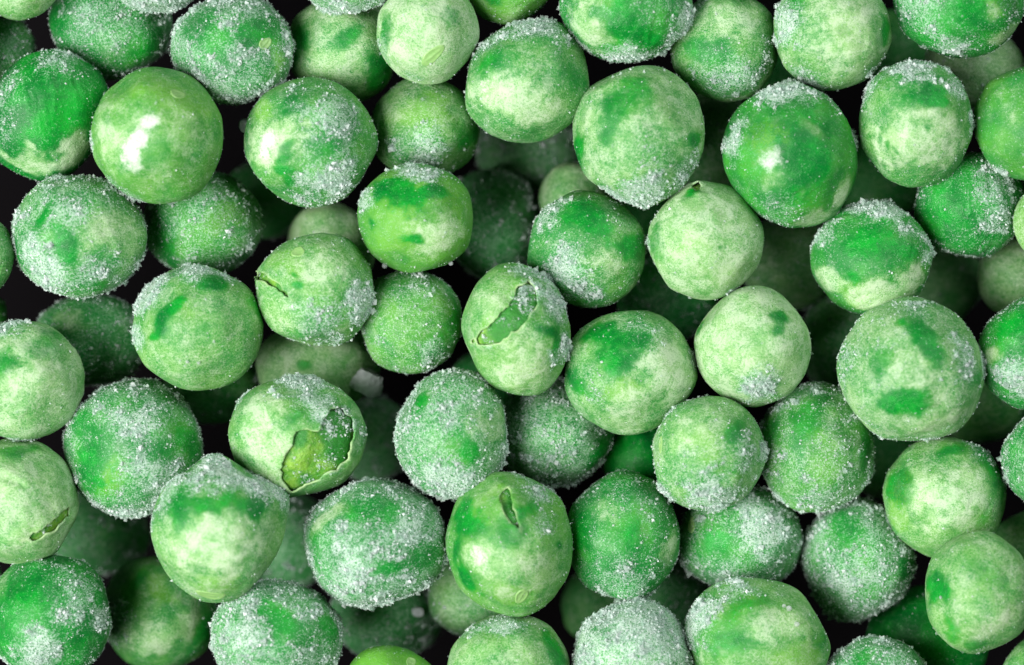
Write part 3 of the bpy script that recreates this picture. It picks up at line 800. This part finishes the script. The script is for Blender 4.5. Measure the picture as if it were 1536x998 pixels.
P(240, 918, 86, 88, 0, L3, .3, .2, .15, .35, [('f', -.75, -.2, .5, .7), ('b', .15, -.3, .5, .8), ('y', .1, .5, .35, .8), ('d', .85, -.3, .3, .7), ('d', -.3, .6, .2, .6)], 'blurred pea with a pale front behind the acorn shaped pea, bottom left')
P(75, 925, 93, 93, 0, T, .15, .6, .4, .2, [('f', .45, .25, .6, .8), ('f', -.1, -.5, .5, .95), ('f', .9, .0, .3, .9), ('d', -.4, .5, .45, 1), ('b', -.75, .55, .25, .6), ('d', .55, -.3, .25, .7), ('d', -.6, -.1, .3, .7)], 'glossy emerald pea with frosty patches in the bottom left corner')
P(-44, 866, 46, 46, 0, M1, .3, .1, .9, .2, [], 'tiny frosty pea sliver at the left edge above the bottom left pea')
P(148, 798, 74, 64, 0, L5, .2, .3, .5, .1, [], 'nearly black shadowed pea above the bottom left corner pea')
P(437, 815, 64, 72, 0, L5, .2, .3, .6, .1, [], 'nearly black frosted pea between the acorn shaped pea and wide frosty pea')
P(1312, 1030, 78, 73, 0, T, .2, .45, .65, .2, [('d', -.3, .6, .25, .6), ('f', .3, .7, .5, .8)], 'frosty green pea peeking over the bottom edge, right half')
P(1568, 1022, 66, 68, 0, M1, .4, .1, .2, .4, [], 'pale pea sliver in the bottom right corner')
P(560, 660, 62, 62, 0, L5, .2, .3, .6, .1, [], 'nearly black pea between the torn open pea and the densely frosted oval')
P(1165, 128, 58, 56, 0, L4, .1, .4, .2, .2, [], 'dark green pea in the gap left of the pale speckled top pea')
P(1318, 272, 66, 62, 0, L5, .2, .2, .2, .1, [], 'nearly black pea below and between the icy capped and vivid peas')
P(1345, 76, 56, 60, 0, L5, .2, .2, .1, .1, [], 'nearly black pea in the gap beside the top right corner pea')
P(905, 908, 62, 62, 0, L5, .3, .1, .2, .2, [], 'very dark pea below the oval emerald pea, its left side showing')
P(1003, 892, 56, 56, 0, L4, .1, .3, .6, .1, [], 'dark frosted pea between the oval emerald pea and the grey-white pea')
P(1330, 690, 58, 60, 0, L5, .2, .2, .2, .2, [], 'nearly black pea in the gap below the biggest pea')
P(400, 298, 62, 62, 0, L5, .2, .2, .3, .1, [], 'nearly black pea in the gap below the half frosted pea')
P(958, 330, 54, 54, 0, L5, .2, .2, .2, .1, [], 'nearly black pea in the gap left of the notched pea')
P(718, 580, 50, 50, 0, L5, .1, .4, .3, .1, [], 'nearly black pea in the gap under the gashed pea')

# the heap goes on past the frame: plain frosted peas all round it, which also keep side light out of the gaps
ORNG = np.random.default_rng(23)
for _ in range(6000):
    ox, oy = ORNG.uniform(-215, 1536 + 215), ORNG.uniform(-215, 998 + 215)
    orr = ORNG.uniform(78, 98)
    if -orr - 14 < ox < 1536 + orr + 14 and -orr - 14 < oy < 998 + orr + 14:
        continue
    if all(math.hypot(ox - p.x, oy - p.y) > (orr + (p.rx + p.ry) / 2) * (0.97 if p.z > -4 else 0.6) for p in PEAS):
        P(ox, oy, orr, orr * ORNG.uniform(0.9, 1.05), 0, float(ORNG.uniform(-2.0, 0.5)), ORNG.uniform(.1, .7), ORNG.uniform(0, .4),
          ORNG.uniform(.2, .6), ORNG.uniform(.1, .5), [], 'green frosted pea of the same heap lying outside the picture frame', outside=True)

# ------------------------------------------------------------------ heights: settle the heap so that no two peas run into each other
n = len(PEAS)
Z = np.array([p.z for p in PEAS]) + RNG.uniform(-0.3, 0.3, n)
X = np.array([(p.x - 768) * PX for p in PEAS])
Yc = np.array([(499 - p.y) * PX for p in PEAS])
RR = np.array([p.r for p in PEAS])
order0 = Z.copy()
for it in range(400):
    moved = 0
    for i in range(n):
        for j in range(i + 1, n):
            d2 = (X[i] - X[j]) ** 2 + (Yc[i] - Yc[j]) ** 2
            s = (RR[i] + RR[j]) * 0.965
            if d2 < s * s:
                need = math.sqrt(s * s - d2)
                up, lo = (i, j) if order0[i] >= order0[j] else (j, i)
                gap = Z[up] - Z[lo]
                if gap < need - 1e-3:
                    mv = need - gap
                    Z[up] += 0.25 * mv
                    Z[lo] -= 0.5 * mv
                    moved += 1
    if not moved:
        break
Z -= np.percentile(Z, 82) - 0.3
print('settle', it, 'z range', Z.min(), Z.max())
for i in range(n):                       # frost gathers where two peas have frozen together
    for j in range(n):
        d = np.array((X[j] - X[i], Yc[j] - Yc[i], Z[j] - Z[i]))
        L = np.linalg.norm(d)
        if i != j and L < (RR[i] + RR[j]) * 1.06 and d[2] / L > -0.45 and PEAS[i].f > 0.1 and RNG.random() < 0.4:
            s = math.hypot(d[0], d[1])
            PEAS[i].patches.append(('f', d[0] / s * 0.99, d[1] / s * 0.99, float(RNG.uniform(0.14, 0.26)), 1.0))
for i, p in enumerate(PEAS):
    p.build(i, float(Z[i]))


# ------------------------------------------------------------------ loose ice
def ice_piece(x, y, z, r, seed, label, flat=1.0):
    k = (CAM_H - z) / CAM_H
    v, f = ICO[3]
    rng = np.random.default_rng(seed)
    m = np.full(len(v), 1.25)
    for _ in range(7):
        c = rng.normal(size=3)
        c /= np.linalg.norm(c)
        m = np.minimum(m, rng.uniform(0.55, 0.9) / np.maximum(v @ c, 0.05))
    vv = v * (m + perlin(v * 5 + seed, seed) * 0.04)[:, None] * r * PX
    vv[:, 0] *= flat
    o = mesh_obj('ice_chunk', vv, f, ICE, None, False, ((x - 768) * PX * k, (499 - y) * PX * k, z))
    o['label'] = label
    o['category'] = 'ice'
    o['group'] = 'loose bits of ice between the peas'
    pts = vv[rng.integers(0, len(vv), 120)] * rng.uniform(0.97, 1.02, (120, 1))
    cv, cf = crystals(pts, rng.uniform(0.02, 0.06, 120), rng)
    fo = mesh_obj('frost', cv, cf, FROST, o, False)
    fo['kind'] = 'stuff'


def z_at(x, y):
    return float(Z[int(np.argmin([(p.x - x) ** 2 + (p.y - y) ** 2 for p in PEAS]))])


ice_piece(549, 570, z_at(476, 550) + 2.0, 27, 5, 'grey lump of ice stuck to the blurred pale pea above the torn open pea')
ice_piece(366, 187, z_at(465, 213) - 2.2, 10, 9, 'tiny crumb of ice at the left edge of the half frosted pea', 0.6)
ice_piece(628, 917, z_at(705, 893) - 0.5, 7, 14, 'small curl of frost in the dark gap left of the torn topped pea', 1.3)
print('TRIS', TRIS, 'peas', n)
